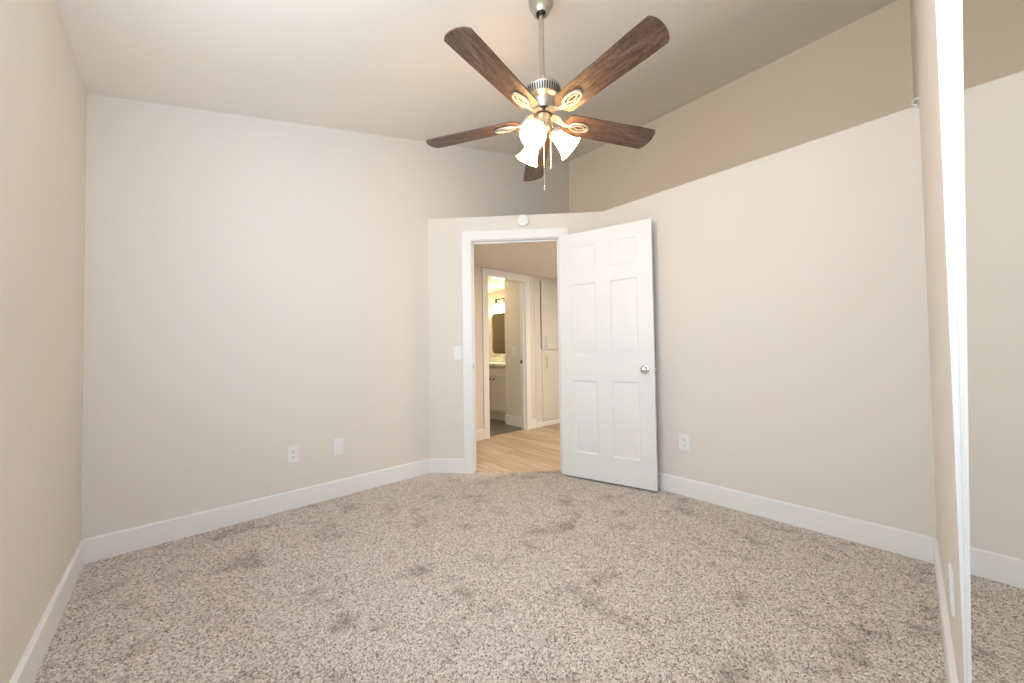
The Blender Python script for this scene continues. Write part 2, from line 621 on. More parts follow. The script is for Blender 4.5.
bm = bmesh.new()
casing(bm, S0 - 0.006, S1 + 0.006, DH + 0.006, 0.079, 0.016, DIAG)
# jamb lining and stops
box(bm, (S0 - JT, -0.002, -0.01), (S0, TW, DH), 0.001, M=DIAG)
box(bm, (S1, -0.002, -0.01), (S1 + JT, TW, DH), 0.001, M=DIAG)
box(bm, (S0 - JT, -0.002, DH), (S1 + JT, TW, DH + JT), 0.001, M=DIAG)
box(bm, (S0, 0.042, -0.01), (S0 + 0.011, 0.075, DH), 0.002, M=DIAG)
box(bm, (S1 - 0.011, 0.042, -0.01), (S1, 0.075, DH), 0.002, M=DIAG)
box(bm, (S0, 0.042, DH - 0.011), (S1, 0.075, DH), 0.002, M=DIAG)
casing_obj = struct(finish('trim_1', bm, TRIM), 'white casing around the bedroom doorway')
bm = bmesh.new()
box(bm, (S0, 0.012, 0.90), (S0 + 0.0015, 0.034, 0.96), 0.0, M=DIAG)
box(bm, (S0 + 0.0015, 0.017, 0.917), (S0 + 0.002, 0.029, 0.943), 0.0, 1, M=DIAG)
sp = finish('strike_plate', bm, [CHROME, SLOT], casing_obj)
sp['label'] = 'small metal strike plate'

HM = Matrix.Translation((0, HY, 0))
bm = bmesh.new()
casing(bm, BX0, BX1, BH, 0.085, 0.016, HM)
for lo, hi in (((BX0 - 0.015, HY - 0.002, -0.01), (BX0, HY + T + 0.002, BH)), ((BX1, HY - 0.002, -0.01), (BX1 + 0.015, HY + T + 0.002, BH)),
               ((BX0 - 0.015, HY - 0.002, BH), (BX1 + 0.015, HY + T + 0.002, BH + 0.015)),
               ((BX1 - 0.01, HY + 0.03, -0.01), (BX1, HY + 0.06, BH)), ((BX0, HY + 0.03, -0.01), (BX0 + 0.01, HY + 0.06, BH))):
    box(bm, lo, hi, 0.001)
trim2 = struct(finish('trim_2', bm, TRIM), 'white casing around the bathroom doorway')
bm = bmesh.new()
box(bm, (BX1 - 0.0125, HY + 0.062, 0.895), (BX1 - 0.001, HY + 0.09, 0.945), 0.001)
finish('strike_plate', bm, DARKM, trim2)['label'] = 'dark strike plate'

bm = bmesh.new()
box(bm, (XJ - 0.012, -W - T, -0.02), (XJ, -W + 0.001, 2.06), 0.001)
box(bm, (-2.338, -W - T, 2.048), (XJ, -W + 0.001, 2.06), 0.001)
struct(finish('trim_3', bm, TRIM), 'bright white jamb edge beside the mirror')


# ------------------------------------------------------------------ six-panel bedroom door
def panel_door(bm, w, h, t, cols, rows):
    """slab 0..w, 0..t, 0..h with moulded raised panels on both faces"""
    xs = [0] + [c for p in cols for c in p] + [w]
    zs = [0] + [c for p in rows for c in p] + [h]
    for side, y, sg in ((0, 0.0, 1), (1, t, -1)):
        V = {}

        def v(x, yy, z):
            return bm.verts.new((x, yy, z))
        G = [[v(x, y, z) for z in zs] for x in xs]
        for i in range(len(xs) - 1):
            for k in range(len(zs) - 1):
                q = [G[i][k], G[i + 1][k], G[i + 1][k + 1], G[i][k + 1]]
                if i % 2 == 1 and k % 2 == 1:
                    prev = q
                    x0, x1, z0, z1 = xs[i], xs[i + 1], zs[k], zs[k + 1]
                    for ins, dep in ((0.004, 0.0045), (0.010, 0.0075), (0.019, 0.0085), (0.026, 0.0080), (0.044, 0.0030), (0.047, 0.0025)):
                        ring = [v(x0 + ins, y + sg * dep, z0 + ins), v(x1 - ins, y + sg * dep, z0 + ins),
                                v(x1 - ins, y + sg * dep, z1 - ins), v(x0 + ins, y + sg * dep, z1 - ins)]
                        for m in range(4):
                            bm.faces.new((prev[m], prev[(m + 1) % 4], ring[(m + 1) % 4], ring[m]))
                        prev = ring
                    bm.faces.new(prev)
                else:
                    bm.faces.new(q)
        if side == 0:
            G0 = G
        else:
            nx, nz = len(xs), len(zs)
            for i in range(nx - 1):
                bm.faces.new((G0[i][0], G0[i + 1][0], G[i + 1][0], G[i][0]))
                bm.faces.new((G0[i][-1], G[i][-1], G[i + 1][-1], G0[i + 1][-1]))
            for k in range(nz - 1):
                bm.faces.new((G0[0][k], G[0][k], G[0][k + 1], G0[0][k + 1]))
                bm.faces.new((G0[-1][k], G0[-1][k + 1], G[-1][k + 1], G[-1][k]))


DANG = -1.307
e_ = Vector((math.cos(DANG), math.sin(DANG), 0))
r_ = Vector((-e_.y, e_.x, 0))          # towards the right wall
hinge = Vector((-0.3071, -0.8616, 0.012)) + e_ * 0.012 - NN * 0.006
DM = Matrix(((e_.x, r_.x, 0, hinge.x), (e_.y, r_.y, 0, hinge.y), (0, 0, 1, hinge.z), (0, 0, 0, 1)))
DW, DHT, DT = 0.752, 2.034, 0.033
bm = bmesh.new()
panel_door(bm, DW, DHT, DT, [(0.112, 0.318), (0.436, 0.642)], [(0.205, 0.800), (1.000, 1.604), (1.722, 1.920)])
door = struct(finish('door_1', bm, DOORW, matrix=DM, smooth=0.35), 'white six-panel door standing open against the right wall')
KZ, KS = 0.898, 0.685


def knob(side):
    bm = bmesh.new()
    sgn = -1 if side == 0 else 1
    y = 0.0 if side == 0 else DT
    prof = [(0.0, 0.0), (0.033, 0.0), (0.034, 0.003), (0.031, 0.007), (0.016, 0.010), (0.0115, 0.014), (0.0115, 0.026), (0.016, 0.030),
            (0.024, 0.034), (0.0275, 0.042), (0.027, 0.050), (0.022, 0.056), (0.012, 0.0595), (0.0, 0.060)]
    rot = Matrix.Rotation(PI / 2 if sgn < 0 else -PI / 2, 4, 'X')
    lathe(bm, prof, 28, M=Matrix.Translation((KS, y, KZ)) @ rot)
    o = finish('door_knob', bm, CHROME, smooth=0.7)
    o.parent = door
    return o


knob(0)['label'] = 'round satin metal door knob'
knob(1)
bm = bmesh.new()
box(bm, (DW, 0.005, KZ - 0.028), (DW + 0.0015, DT - 0.005, KZ + 0.028))
box(bm, (DW + 0.0015, 0.010, KZ - 0.010), (DW + 0.010, DT - 0.012, KZ + 0.010), 0.002)
lt = finish('latch', bm, CHROME)
lt.parent = door


# ------------------------------------------------------------------ mirrored closet door
MX0 = XJ - 0.014
MW, MH = 0.92, 2.02
TILT = 0.0095
mroot = empty('door_2', (MX0, -W - 0.0005, 0.012))
mroot.rotation_euler = (-TILT, 0, 0)          # bottom flush with the wall face, top leaning back
# local: x 0..-MW, y 0..-0.02, z 0..MH
mroot.rotation_euler = (TILT, 0, 0)
bm = bmesh.new()
FRW = 0.022
box(bm, (-FRW, -0.020, 0), (0, 0.0, MH), 0.002)
box(bm, (-MW, -0.020, 0), (-MW + FRW, 0.0, MH), 0.002)
box(bm, (-MW + FRW, -0.020, 0), (-FRW, 0.0, FRW), 0.002)
box(bm, (-MW + FRW, -0.020, MH - FRW), (-FRW, 0.0, MH), 0.002)
finish('door_frame', bm, TRIM, mroot)['label'] = 'thin white metal frame'
bm = bmesh.new()
box(bm, (-MW + FRW - 0.004, -0.012, FRW - 0.004), (-FRW + 0.004, -0.0012, MH - FRW + 0.004))
finish('mirror_panel', bm, MIRROR, mroot)['label'] = 'mirror glass reflecting the right wall'
struct(mroot, 'tall mirrored sliding closet door at the right edge')
# window (beside the camera, outside the frame) that lets the daylight in
bm = bmesh.new()
y0, y1, z0, z1 = WIN_Y0, WIN_Y1, WIN_Z0, WIN_Z1
for lo, hi in (((-L - T, y0, z0), (-L - 0.03, y0 + 0.04, z1)), ((-L - T, y1 - 0.04, z0), (-L - 0.03, y1, z1)),
               ((-L - T, y0 + 0.04, z0), (-L - 0.03, y1 - 0.04, z0 + 0.04)), ((-L - T, y0 + 0.04, z1 - 0.04), (-L - 0.03, y1 - 0.04, z1)),
               ((-L - 0.08, (y0 + y1) / 2 - 0.02, z0 + 0.04), (-L - 0.04, (y0 + y1) / 2 + 0.02, z1 - 0.04))):
    box(bm, lo, hi, 0.003)
struct(finish('window_1', bm, TRIM))
bm = bmesh.new()
for lo, hi in (((W2X0, -W - T, W2Z0), (W2X0 + 0.035, -W - 0.04, W2Z1)), ((W2X1 - 0.035, -W - T, W2Z0), (W2X1, -W - 0.04, W2Z1)),
               ((W2X0 + 0.035, -W - T, W2Z0), (W2X1 - 0.035, -W - 0.04, W2Z0 + 0.035)), ((W2X0 + 0.035, -W - T, W2Z1 - 0.035), (W2X1 - 0.035, -W - 0.04, W2Z1))):
    box(bm, lo, hi, 0.003)
struct(finish('fill_window', bm, TRIM))  # added window, unseen, made for the fill light behind it


# ------------------------------------------------------------------ wall plates
def plate_frame(loc, nrm):
    """local x right, y out of the wall, z up"""
    n = Vector(nrm).normalized()
    x = Vector((0, 0, 1)).cross(n) * -1
    Mx = Matrix(((x.x, n.x, 0, loc[0]), (x.y, n.y, 0, loc[1]), (0, 0, 1, loc[2]), (0, 0, 0, 1)))
    return Mx


def plate_body(name, Mx, w=0.075, h=0.120):
    bm = bmesh.new()
    prof = [(0.0, 0.0), (0.0, 0.0035), (0.003, 0.006)]
    prev = None
    for ins, y in prof:
        ring = [bm.verts.new((sx * (w / 2 - ins), y, sz * (h / 2 - ins))) for sx, sz in ((-1, -1), (1, -1), (1, 1), (-1, 1))]
        if prev:
            for m in range(4):
                bm.faces.new((prev[m], prev[(m + 1) % 4], ring[(m + 1) % 4], ring[m]))
        else:
            bm.faces.new(ring)
        prev = ring
    bm.faces.new(prev)
    return finish(name, bm, PLASTIC, matrix=Mx)


def outlet(loc, nrm, label):
    o = plate_body('wall_outlet', plate_frame(loc, nrm))
    tag(o, label, 'outlet', 'duplex wall outlets')
    for dz in (0.021, -0.021):
        bm = bmesh.new()
        pts = []
        for k in range(24):
            an = 2 * PI * k / 24
            pts.append((0.0170 * math.cos(an), max(-0.0135, min(0.0135, 0.0170 * math.sin(an))) + dz))
        prism(bm, pts, 'y', 0.0055, 0.0075, 0)
        for sx, hh in ((-0.0063, 0.0085), (0.0063, 0.007)):
            box(bm, (sx - 0.0013, 0.0072, dz + 0.001 - hh / 2 + 0.002), (sx + 0.0013, 0.0078, dz + 0.003 + hh / 2), 0, 1)
        box(bm, (-0.0025, 0.0072, dz - 0.010), (0.0025, 0.0078, dz - 0.0055), 0, 1)
        finish('socket', bm, [PLASTIC, SLOT], o)
    bm = bmesh.new()
    lathe(bm, [(0, 0), (0.003, 0), (0.003, 0.0008), (0, 0.0012)], 12, M=Matrix.Translation((0, 0.006, 0)) @ Matrix.Rotation(-PI / 2, 4, 'X'))
    finish('screw', bm, PLASTIC, o)
    return o


outlet((-2.158, 0, 0.366), (0, -1, 0), 'white duplex outlet low on the back wall, left of the blank cable plate')
outlet((0, -1.762, 0.378), (-1, 0, 0), 'white duplex outlet low on the right wall beside the open door')
outlet((-1.095, -W, 0.350), (0, 1, 0), 'white outlet seen edge-on on the narrow wall strip beside the mirror')
o = plate_body('cable_plate', plate_frame((-1.858, 0, 0.364), (0, -1, 0)), 0.072, 0.125)
tag(o, 'blank white cable wall plate low on the back wall, nearer the doorway', 'wall plate')
bm = bmesh.new()
lathe(bm, [(0, 0), (0.0065, 0), (0.0065, 0.003), (0.0045, 0.003), (0.0045, 0.009), (0, 0.009)], 14, M=Matrix.Translation((0, 0.006, 0)) @ Matrix.Rotation(-PI / 2, 4, 'X'))
finish('cable_jack', bm, PLASTIC, o)


def rocker(name, Mx, label):
    o = plate_body(name, Mx, 0.075, 0.122)
    tag(o, label, 'light switch')
    bm = bmesh.new()
    vs = box(bm, (-0.0165, 0.005, -0.0335), (0.0165, 0.0085, 0.0335), 0.001)
    for v in vs:
        if v.is_valid and v.co.y > 0.007:
            v.co.y += 0.0022 * v.co.z / 0.0335
    finish('rocker', bm, PLASTIC, o)
    bm = bmesh.new()
    for s in (-1, 1):
        box(bm, (-0.018, 0.0055, s * 0.0345 - 0.0008), (0.018, 0.0064, s * 0.0345 + 0.0008), 0, 0)
    return o


sw = diag(0.262, 0, 1.056)
rocker('light_switch', plate_frame(sw, -NN), 'white rocker light switch left of the bedroom doorway')
rocker('light_switch', plate_frame((0.87, 0.91, 1.06), (-1, 0, 0)), 'pale light switch inside the bathroom doorway')

# smoke detector
sd = diag(0.859, 0, 2.213)
SM = plate_frame(sd, -NN)
bm = bmesh.new()
lathe(bm, [(0, 0), (0.052, 0), (0.053, 0.006), (0.050, 0.010), (0.0535, 0.012), (0.0535, 0.020), (0.049, 0.028), (0.036, 0.033), (0.016, 0.035), (0, 0.035)],
      36, M=Matrix.Rotation(-PI / 2, 4, 'X'))
o = finish('smoke_detector', bm, PLASTIC, smooth=0.6, matrix=SM)
tag(o, 'round white smoke detector above the doorway at the ledge', 'smoke detector')
bm = bmesh.new()
lathe(bm, [(0, 0), (0.008, 0), (0.008, 0.003), (0, 0.0035)], 16, M=Matrix.Translation((0.012, 0.034, -0.012)) @ Matrix.Rotation(-PI / 2, 4, 'X'))
finish('test_button', bm, PLASTIC, o)
bm = bmesh.new()
for k in range(18):
    an = 2 * PI * k / 18
    box(bm, (-0.002, 0.0285, 0.040), (0.002, 0.0300, 0.0475), 0, 0, M=Matrix.Rotation(an, 4, 'Y') @ Matrix.Translation((0, -0.0005, 0)))
finish('vent_slots', bm, PLASTIC, o)

# small hook at the corner of the ledge
bm = bmesh.new()
hk = Vector((-0.008, -W + 0.010, ZL - 0.012))
pts = [hk + Vector((0.012, 0, 0)), hk + Vector((-0.006, 0, 0)), hk + Vector((-0.010, 0, 0.006))]
for k in range(13):
    an = -PI / 2 + k * 1.6 * PI / 12
    pts.append(hk + Vector((-0.012, 0.013 * math.cos(an), 0.024 + 0.016 * math.sin(an))))
tube(bm, pts, 0.0035, 8)
tag(finish('cup_hook', bm, PLASTIC, smooth=1.0), 'tiny white hook at the right end of the ledge', 'hook')

# ------------------------------------------------------------------ ceiling fan
FX, FY = -1.367, -1.644
FZC = ceil_z(FX)
PH = -2.941
fan = empty('ceiling_fan', (FX, FY, FZC))
tag(fan, 'brushed nickel ceiling fan with five walnut blades and three lit glass shades', 'ceiling fan')
FB = Matrix.Translation((FX, FY, 0))


def fpart(name, bm, mat, smooth=0.6, parent=None, label=None):
    o = finish(name, bm, mat, smooth=smooth)
    o.location = (0, 0, 0)
    par = parent or fan
    o.parent = par
    o.matrix_parent_inverse = Matrix.Identity(4)
    # geometry is authored with z in world heights and x, y about the fan axis
    if par is fan:
        o.location = (0, 0, -FZC)
    if label:
        o['label'] = label
    return o


bm = bmesh.new()
lathe(bm, [(0.064, FZC + 0.010), (0.064, FZC - 0.030), (0.062, FZC - 0.045), (0.055, FZC - 0.056), (0.049, FZC - 0.060), (0.047, FZC - 0.070),
           (0.040, FZC - 0.088), (0.030, FZC - 0.096), (0.026, FZC - 0.094), (0.030, FZC - 0.070)], 40, cap0=True, cap1=True)
fpart('canopy', bm, NICKEL)
bm = bmesh.new()
lathe(bm, [(0.0, FZC - 0.060), (0.021, FZC - 0.066), (0.0225, FZC - 0.078), (0.018, FZC - 0.090), (0.0125, FZC - 0.096), (0.0, FZC - 0.096)], 24)
fpart('hanger_ball', bm, DARKM, label='dark hanger ball')
bm = bmesh.new()
lathe(bm, [(0.0122, FZC - 0.10), (0.0122, 2.44)], 20)
fpart('downrod', bm, NICKEL)
bm = bmesh.new()
lathe(bm, [(0.0, 2.470), (0.020, 2.470), (0.022, 2.424), (0.030, 2.412), (0.088, 2.409), (0.094, 2.405), (0.095, 2.397), (0.092, 2.393),
           (0.084, 2.356), (0.076, 2.350), (0.066, 2.346), (0.061, 2.340), (0.060, 2.330), (0.056, 2.324), (0.052, 2.306), (0.046, 2.297), (0.034, 2.294), (0.0, 2.294)], 48)
housing = fpart('motor_housing', bm, NICKEL)
bm = bmesh.new()
for k in range(44):
    an = 2 * PI * k / 44
    R0 = Matrix.Rotation(an, 4, 'Z')
    vs = [Vector(p) for p in ((0.0918, -0.0036, 2.3915), (0.0918, 0.0036, 2.3915), (0.0846, 0.0033, 2.3585), (0.0846, -0.0033, 2.3585))]
    n = Vector((0.98, 0, -0.18))
    f = [bm.verts.new(R0 @ (v + n * 0.0006)) for v in vs]
    g = [bm.verts.new(R0 @ (v - n * 0.004)) for v in vs]
    bm.faces.new(f)
    for m in range(4):
        bm.faces.new((f[m], f[(m + 1) % 4], g[(m + 1) % 4], g[m]))
    bm.faces.new(g[::-1])
o = finish('vent_slots', bm, DARKM)
o.parent = housing
o['label'] = 'dark vent slots round the motor rim'
bm = bmesh.new()
lathe(bm, [(0.0, 2.296), (0.036, 2.296), (0.036, 2.284), (0.0, 2.284)], 32)
fpart('flywheel_neck', bm, DARKM, label='dark gap ring')
bm = bmesh.new()
lathe(bm, [(0.0, 2.285), (0.044, 2.285), (0.050, 2.281), (0.050, 2.274), (0.044, 2.270), (0.0, 2.270)], 40)
fpart('flywheel', bm, DARKM, label='dark flywheel')
bm = bmesh.new()
lathe(bm, [(0.0, 2.272), (0.034, 2.272), (0.0395, 2.266), (0.041, 2.226), (0.046, 2.220), (0.046, 2.206), (0.038, 2.192), (0.020, 2.182), (0.010, 2.172), (0.006, 2.165), (0.0, 2.163)], 36)
fpart('switch_housing', bm, NICKEL)

# blades: built once along +x, copied by rotation
RB0, RB1 = 0.118, 0.665
PT = -0.21
BZ = 2.252


def blade_mesh():
    bm = bmesh.new()
    out = []
    hw0, hw1 = 0.062, 0.0715
    # root: rounded, tip: shallow arc with softened corners
    n = 10
    for k in range(n + 1):
        an = PI / 2 + PI * k / n
        out.append((RB0 + 0.040 + 0.040 * math.cos(an), 0.030 * math.sin(an) * (hw0 / 0.030) * (0.75 + 0.25 * abs(math.sin(an)))))
    for k in range(1, 6):
        t = k / 6
        out.append((RB0 + 0.04 + t * (RB1 - 0.03 - RB0 - 0.04), -(hw0 + (hw1 - hw0) * t)))
    for k in range(n + 1):
        a = -1 + 2 * k / n
        out.append((RB1 - 0.019 * abs(a) ** 2 - 0.006 * abs(a) ** 10, a * hw1 * (1 - 0.02 * abs(a) ** 12)))
    for k in range(5, 0, -1):
        t = k / 6
        out.append((RB0 + 0.04 + t * (RB1 - 0.03 - RB0 - 0.04), (hw0 + (hw1 - hw0) * t)))
    a = [bm.verts.new((x, y, -0.003)) for x, y in out]
    b = [bm.verts.new((x, y, 0.003)) for x, y in out]
    m = len(out)
    bm.faces.new(a)
    bm.faces.new(b[::-1])
    for i in range(m):
        bm.faces.new((a[i], a[(i + 1) % m], b[(i + 1) % m], b[i]))
    return bm


PR = Matrix.Rotation(PT, 4, 'X')


def iron_mesh():
    """blade iron: flared base on the flywheel, neck, and an oval open loop under the blade; in the blade's own frame"""
    bm = bmesh.new()
    up = 2.277 - BZ
    pin = PR.inverted()

    # flared base plate running down from the flywheel (a curved strip, level at the hub and following the pitch at the blade)
    stations = [(0.045, up - 0.002, 0.026, 0.0), (0.066, up - 0.004, 0.025, 0.0), (0.085, up - 0.010, 0.023, 0.2), (0.102, up - 0.022, 0.015, 0.5),
                (0.118, -0.006, 0.0095, 0.8), (0.140, -0.0075, 0.0085, 1.0), (0.165, -0.0075, 0.010, 1.0)]
    rows = []
    for x, z, w, mix in stations:
        R = Matrix.Rotation(PT * mix, 4, 'X')
        row = []
        for sy, dz in ((-1, -0.003), (1, -0.003), (1, 0.003), (-1, 0.003)):
            p = R @ Vector((0, sy * w, dz))
            row.append(bm.verts.new(pin @ Vector((x, p.y, p.z + z))))
        rows.append(row)
    for a, b in zip(rows, rows[1:]):
        for m in range(4):
            bm.faces.new((a[m], a[(m + 1) % 4], b[(m + 1) % 4], b[m]))
    bm.faces.new(rows[0][::-1])
    bm.faces.new(rows[-1])
    # oval medallion: outer raised rim, inner slotted plate
    cx, rx, ry = 0.205, 0.054, 0.027
    ring = [(cx + rx * math.cos(2 * PI * k / 28), ry * math.sin(2 * PI * k / 28), -0.0085) for k in range(28)]
    tube(bm, ring, 0.0062, 8, closed=True)
    ring = [(cx + 0.002 + 0.029 * math.cos(2 * PI * k / 20), 0.0105 * math.sin(2 * PI * k / 20), -0.0085) for k in range(20)]
    tube(bm, ring, 0.0042, 6, closed=True)
    for sx in (-1, 1):
        tube(bm, [(cx + 0.002 + sx * 0.030, 0, -0.008), (cx + sx * 0.050, 0, -0.008)], 0.005, 6)
    for sy in (-1, 1):
        tube(bm, [(cx, sy * 0.0105, -0.007), (cx, sy * ry, -0.007)], 0.0035, 6)
    return bm


blade0 = fpart('blade', blade_mesh(), BLADE, smooth=None)
iron0 = finish('blade_iron', iron_mesh(), SATIN, smooth=0.6)
iron0.parent = blade0


def place_blade(o, k):
    an = PH + k * 2 * PI / 5
    o.location = (0, 0, BZ - FZC)
    o.rotation_euler = (Matrix.Rotation(an, 4, 'Z') @ PR).to_euler()


place_blade(blade0, 0)
for k in range(1, 5):
    b = blade0.copy()
    col.objects.link(b)
    b.parent = fan
    place_blade(b, k)
    i = iron0.copy()
    col.objects.link(i)
    i.parent = b

# light kit: three arms with bell shades
SPH, SR = -2.778, 0.142
TL = 0.80           # how far the shade axis leans out from straight down
ax_d = Vector((math.sin(TL), 0, -math.cos(TL)))
mouth = Vector((SR, 0, SHADE_Z))
SLEN = 0.112
neck = mouth - ax_d * SLEN


def shade_matrix():
    z = ax_d
    x = Vector((0, 1, 0))
    y = z.cross(x)
    Mx = Matrix((x, y, z)).transposed().to_4x4()
    Mx.translation = neck
    return Mx


SMX = shade_matrix()
bm = bmesh.new()
cur = []
p0, p1, p2 = Vector((0.036, 0, 2.212)), Vector((0.062, 0, 2.232)), neck - ax_d * 0.022
for k in range(9):
    t = k / 8
    cur.append(p0 * (1 - t) ** 2 + p1 * 2 * t * (1 - t) + p2 * t * t)
tube(bm, cur, 0.0075, 10)
lathe(bm, [(0, -0.030), (0.012, -0.030), (0.018, -0.022), (0.031, -0.014), (0.034, -0.004), (0.034, 0.010), (0.031, 0.012), (0.031, 0.0), (0, 0.0)], 24, M=SMX)
arm0 = fpart('lamp_arm', bm, NICKEL)
bm = bmesh.new()
prof_o = [(0.0275, 0.0), (0.0285, 0.012), (0.033, 0.030), (0.0375, 0.050), (0.042, 0.070), (0.049, 0.090), (0.0585, 0.105), (0.065, 0.112)]
prof = prof_o + [(0.0635, 0.1135)] + [(r - 0.003, z) for r, z in prof_o[::-1]]
lathe(bm, prof, 36, M=SMX, cap0=False, cap1=False)
shade0 = fpart('lamp_shade', bm, SHADE, smooth=0.9, label='frosted white bell shade glowing')
bm = bmesh.new()
lathe(bm, [(0.012, 0.004), (0.013, 0.020), (0.020, 0.036), (0.026, 0.054), (0.026, 0.066), (0.020, 0.080), (0.010, 0.087), (0, 0.089)], 24, M=SMX)
bulb0 = finish('bulb', bm, BULB, smooth=0.9)
bulb0.parent = shade0
trio = [(arm0, shade0, bulb0)]
for k in range(1, 3):
    a, s, b = arm0.copy(), shade0.copy(), bulb0.copy()
    for q in (a, s, b):
        col.objects.link(q)
    a.parent = fan
    s.parent = fan
    b.parent = s
    trio.append((a, s, b))
for k, (a, s, b) in enumerate(trio):
    for q in (a, s):
        q.rotation_euler = (0, 0, SPH + k * 2 * PI / 3)

# pull chains
for (cx, cy, zb, z_top, nm) in ((-0.020, -0.020, 1.872, 2.205, 0), (0.014, -0.036, 1.982, 2.215, 1)):
    bm = bmesh.new()
    n = int((z_top - zb - 0.02) / 0.006)
    tube(bm, [(cx, cy, z_top), (cx, cy, zb + 0.02)], 0.0016, 6)
    for k in range(0, n):
        lathe(bm, [(0, -0.0024), (0.0019, -0.0012), (0.0019, 0.0012), (0, 0.0024)], 6, M=Matrix.Translation((cx, cy, z_top - 0.003 - k * 0.006)))
    c = fpart('pull_chain', bm, NICKEL, smooth=None)
    bm = bmesh.new()
    lathe(bm, [(0, 0.022), (0.003, 0.020), (0.0045, 0.012), (0.005, 0.003), (0.003, 0), (0, 0)], 12, M=Matrix.Translation((cx, cy, zb)))
    kb = finish('chain_pull', bm, NICKEL, smooth=0.8)
    kb.parent = c

# ------------------------------------------------------------------ hall: linen cabinet
lc = empty('linen_cabinet', (1.265, HY + 0.2, 0))
tag(lc, 'tall white built-in linen cabinet in the hall right of the bathroom doorway', 'cabinet')
inv = Matrix.Translation((-1.265, -HY - 0.2, 0))
CX0, CX1 = 0.985, 1.56


def lpart(name, bm, mat, parent=None, label=None):
    for v in bm.verts:
        v.co = inv @ v.co
    o = finish(name, bm, mat)
    o.parent = parent or lc
    if label:
        o['label'] = label
    return o


bm = bmesh.new()
box(bm, (CX0, HY - 0.012, 0.0), (CX1, 1.08, HZ - 0.004), 0.0015)
lpart('body', bm, CAB)


def slab_door(bm, x0, x1, z0, z1, y1, t=0.018):
    box(bm, (x0, y1 - t, z0), (x1, y1, z1), 0.002)


for z0, z1, hz0, hz1, lab in ((1.085, 2.062, 1.115, 1.265, None), (0.085, 1.076, 0.825, 0.985, None)):
    bm = bmesh.new()
    slab_door(bm, 1.112, 1.545, z0, z1, HY - 0.013)
    d = lpart('door', bm, CAB)
    bm = bmesh.new()
    xh = 1.180
    yf = HY - 0.031
    tube(bm, [(xh, yf - 0.026, hz0 - 0.01), (xh, yf - 0.026, hz1 + 0.01)], 0.0065, 10)
    for zz in (hz0 + 0.012, hz1 - 0.012):
        tube(bm, [(xh, yf + 0.001, zz), (xh, yf - 0.026, zz)], 0.0045, 8)
    lpart('handle', bm, NICKEL, d, 'brushed metal bar handle')
bm = bmesh.new()
box(bm, (1.098, HY - 0.0135, 1.085), (1.110, HY - 0.0115, 2.062))  # thin dark strip standing in for the shade in the door gap
lpart('gap_shade_strip', bm, SLOT, label='dark strip put in as gap shade beside the upper door')
bm = bmesh.new()
box(bm, (CX0 + 0.002, HY - 0.026, 0.0), (CX1, HY - 0.012, 0.075), 0.002)
lpart('toe_board', bm, TRIM)

# ------------------------------------------------------------------ bathroom
vc = empty('vanity_cabinet', (1.19, 1.70, 0))
tag(vc, 'white bathroom vanity cabinet below a pale countertop', 'cabinet')
VX, VY0, VY1 = 0.935, 1.118, 2.28
inv2 = Matrix.Translation((-1.19, -1.70, 0))


def vpart(name, bm, mat, parent=None, label=None):
    for v in bm.verts:
        v.co = inv2 @ v.co
    o = finish(name, bm, mat)
    o.parent = parent or vc
    if label:
        o['label'] = label
    return o


bm = bmesh.new()
box(bm, (VX + 0.018, VY0, 0.125), (1.445, VY1, 0.838), 0.001)
vpart('body', bm, CAB)
bm = bmesh.new()
box(bm, (VX + 0.070, VY0, 0.0), (1.440, VY1, 0.1245))
vpart('toe_kick', bm, CAB)


def shaker(bm, y0, y1, z0, z1, x, t=0.018, fr=0.05):
    box(bm, (x, y0, z0), (x + t, y0 + fr, z1), 0.0015)
    box(bm, (x, y1 - fr, z0), (x + t, y1, z1), 0.0015)
    box(bm, (x, y0 + fr, z0), (x + t, y1 - fr, z0 + fr), 0.0015)
    box(bm, (x, y0 + fr, z1 - fr), (x + t, y1 - fr, z1), 0.0015)
    box(bm, (x + 0.008, y0 + fr, z0 + fr), (x + t, y1 - fr, z1 - fr))


for y0, y1, ky in ((VY0 + 0.006, 1.472, 1.432), (1.478, 1.850, 1.518)):
    bm = bmesh.new()
    shaker(bm, y0, y1, 0.150, 0.668, VX)
    d = vpart('door', bm, CAB)
    bm = bmesh.new()
    lathe(bm, [(0, 0), (0.006, 0), (0.006, 0.012), (0.014, 0.016), (0.016, 0.022), (0.012, 0.028), (0, 0.030)], 16,
          M=Matrix.Translation((VX, ky, 0.640)) @ Matrix.Rotation(-PI / 2, 4, 'Y'))
    vpart('knob', bm, DARKM, d, 'dark round knob')
bm = bmesh.new()
box(bm, (VX, VY0 + 0.006, 0.690), (VX + 0.018, 1.850, 0.815), 0.002)
vpart('drawer_front', bm, CAB)
bm = bmesh.new()
shaker(bm, 1.856, VY1 - 0.004, 0.150, 0.815, VX)
vpart('door', bm, CAB)

bm = bmesh.new()
box(bm, (VX - 0.022, VY0 - 0.004, 0.840), (1.448, VY1 + 0.02, 0.878), 0.004)
ct = finish('vanity_countertop', bm, STONE)
tag(ct, 'pale stone countertop on the bathroom vanity', 'countertop')
bm = bmesh.new()
box(bm, (1.430, VY0, 0.8785), (1.4485, VY1 + 0.02, 0.975), 0.003)
bs = finish('backsplash', bm, STONE)
bs.parent = ct
bm = bmesh.new()
lathe(bm, [(0.150, 0.0), (0.152, 0.003), (0.145, 0.004), (0.125, 0.0032), (0, 0.0015)], 32,
      M=Matrix.Translation((1.19, 1.66, 0.8785)) @ Matrix.Diagonal((0.9, 1.25, 1, 1)))
sb = finish('sink_basin', bm, PLASTIC, smooth=0.6)
sb.parent = ct

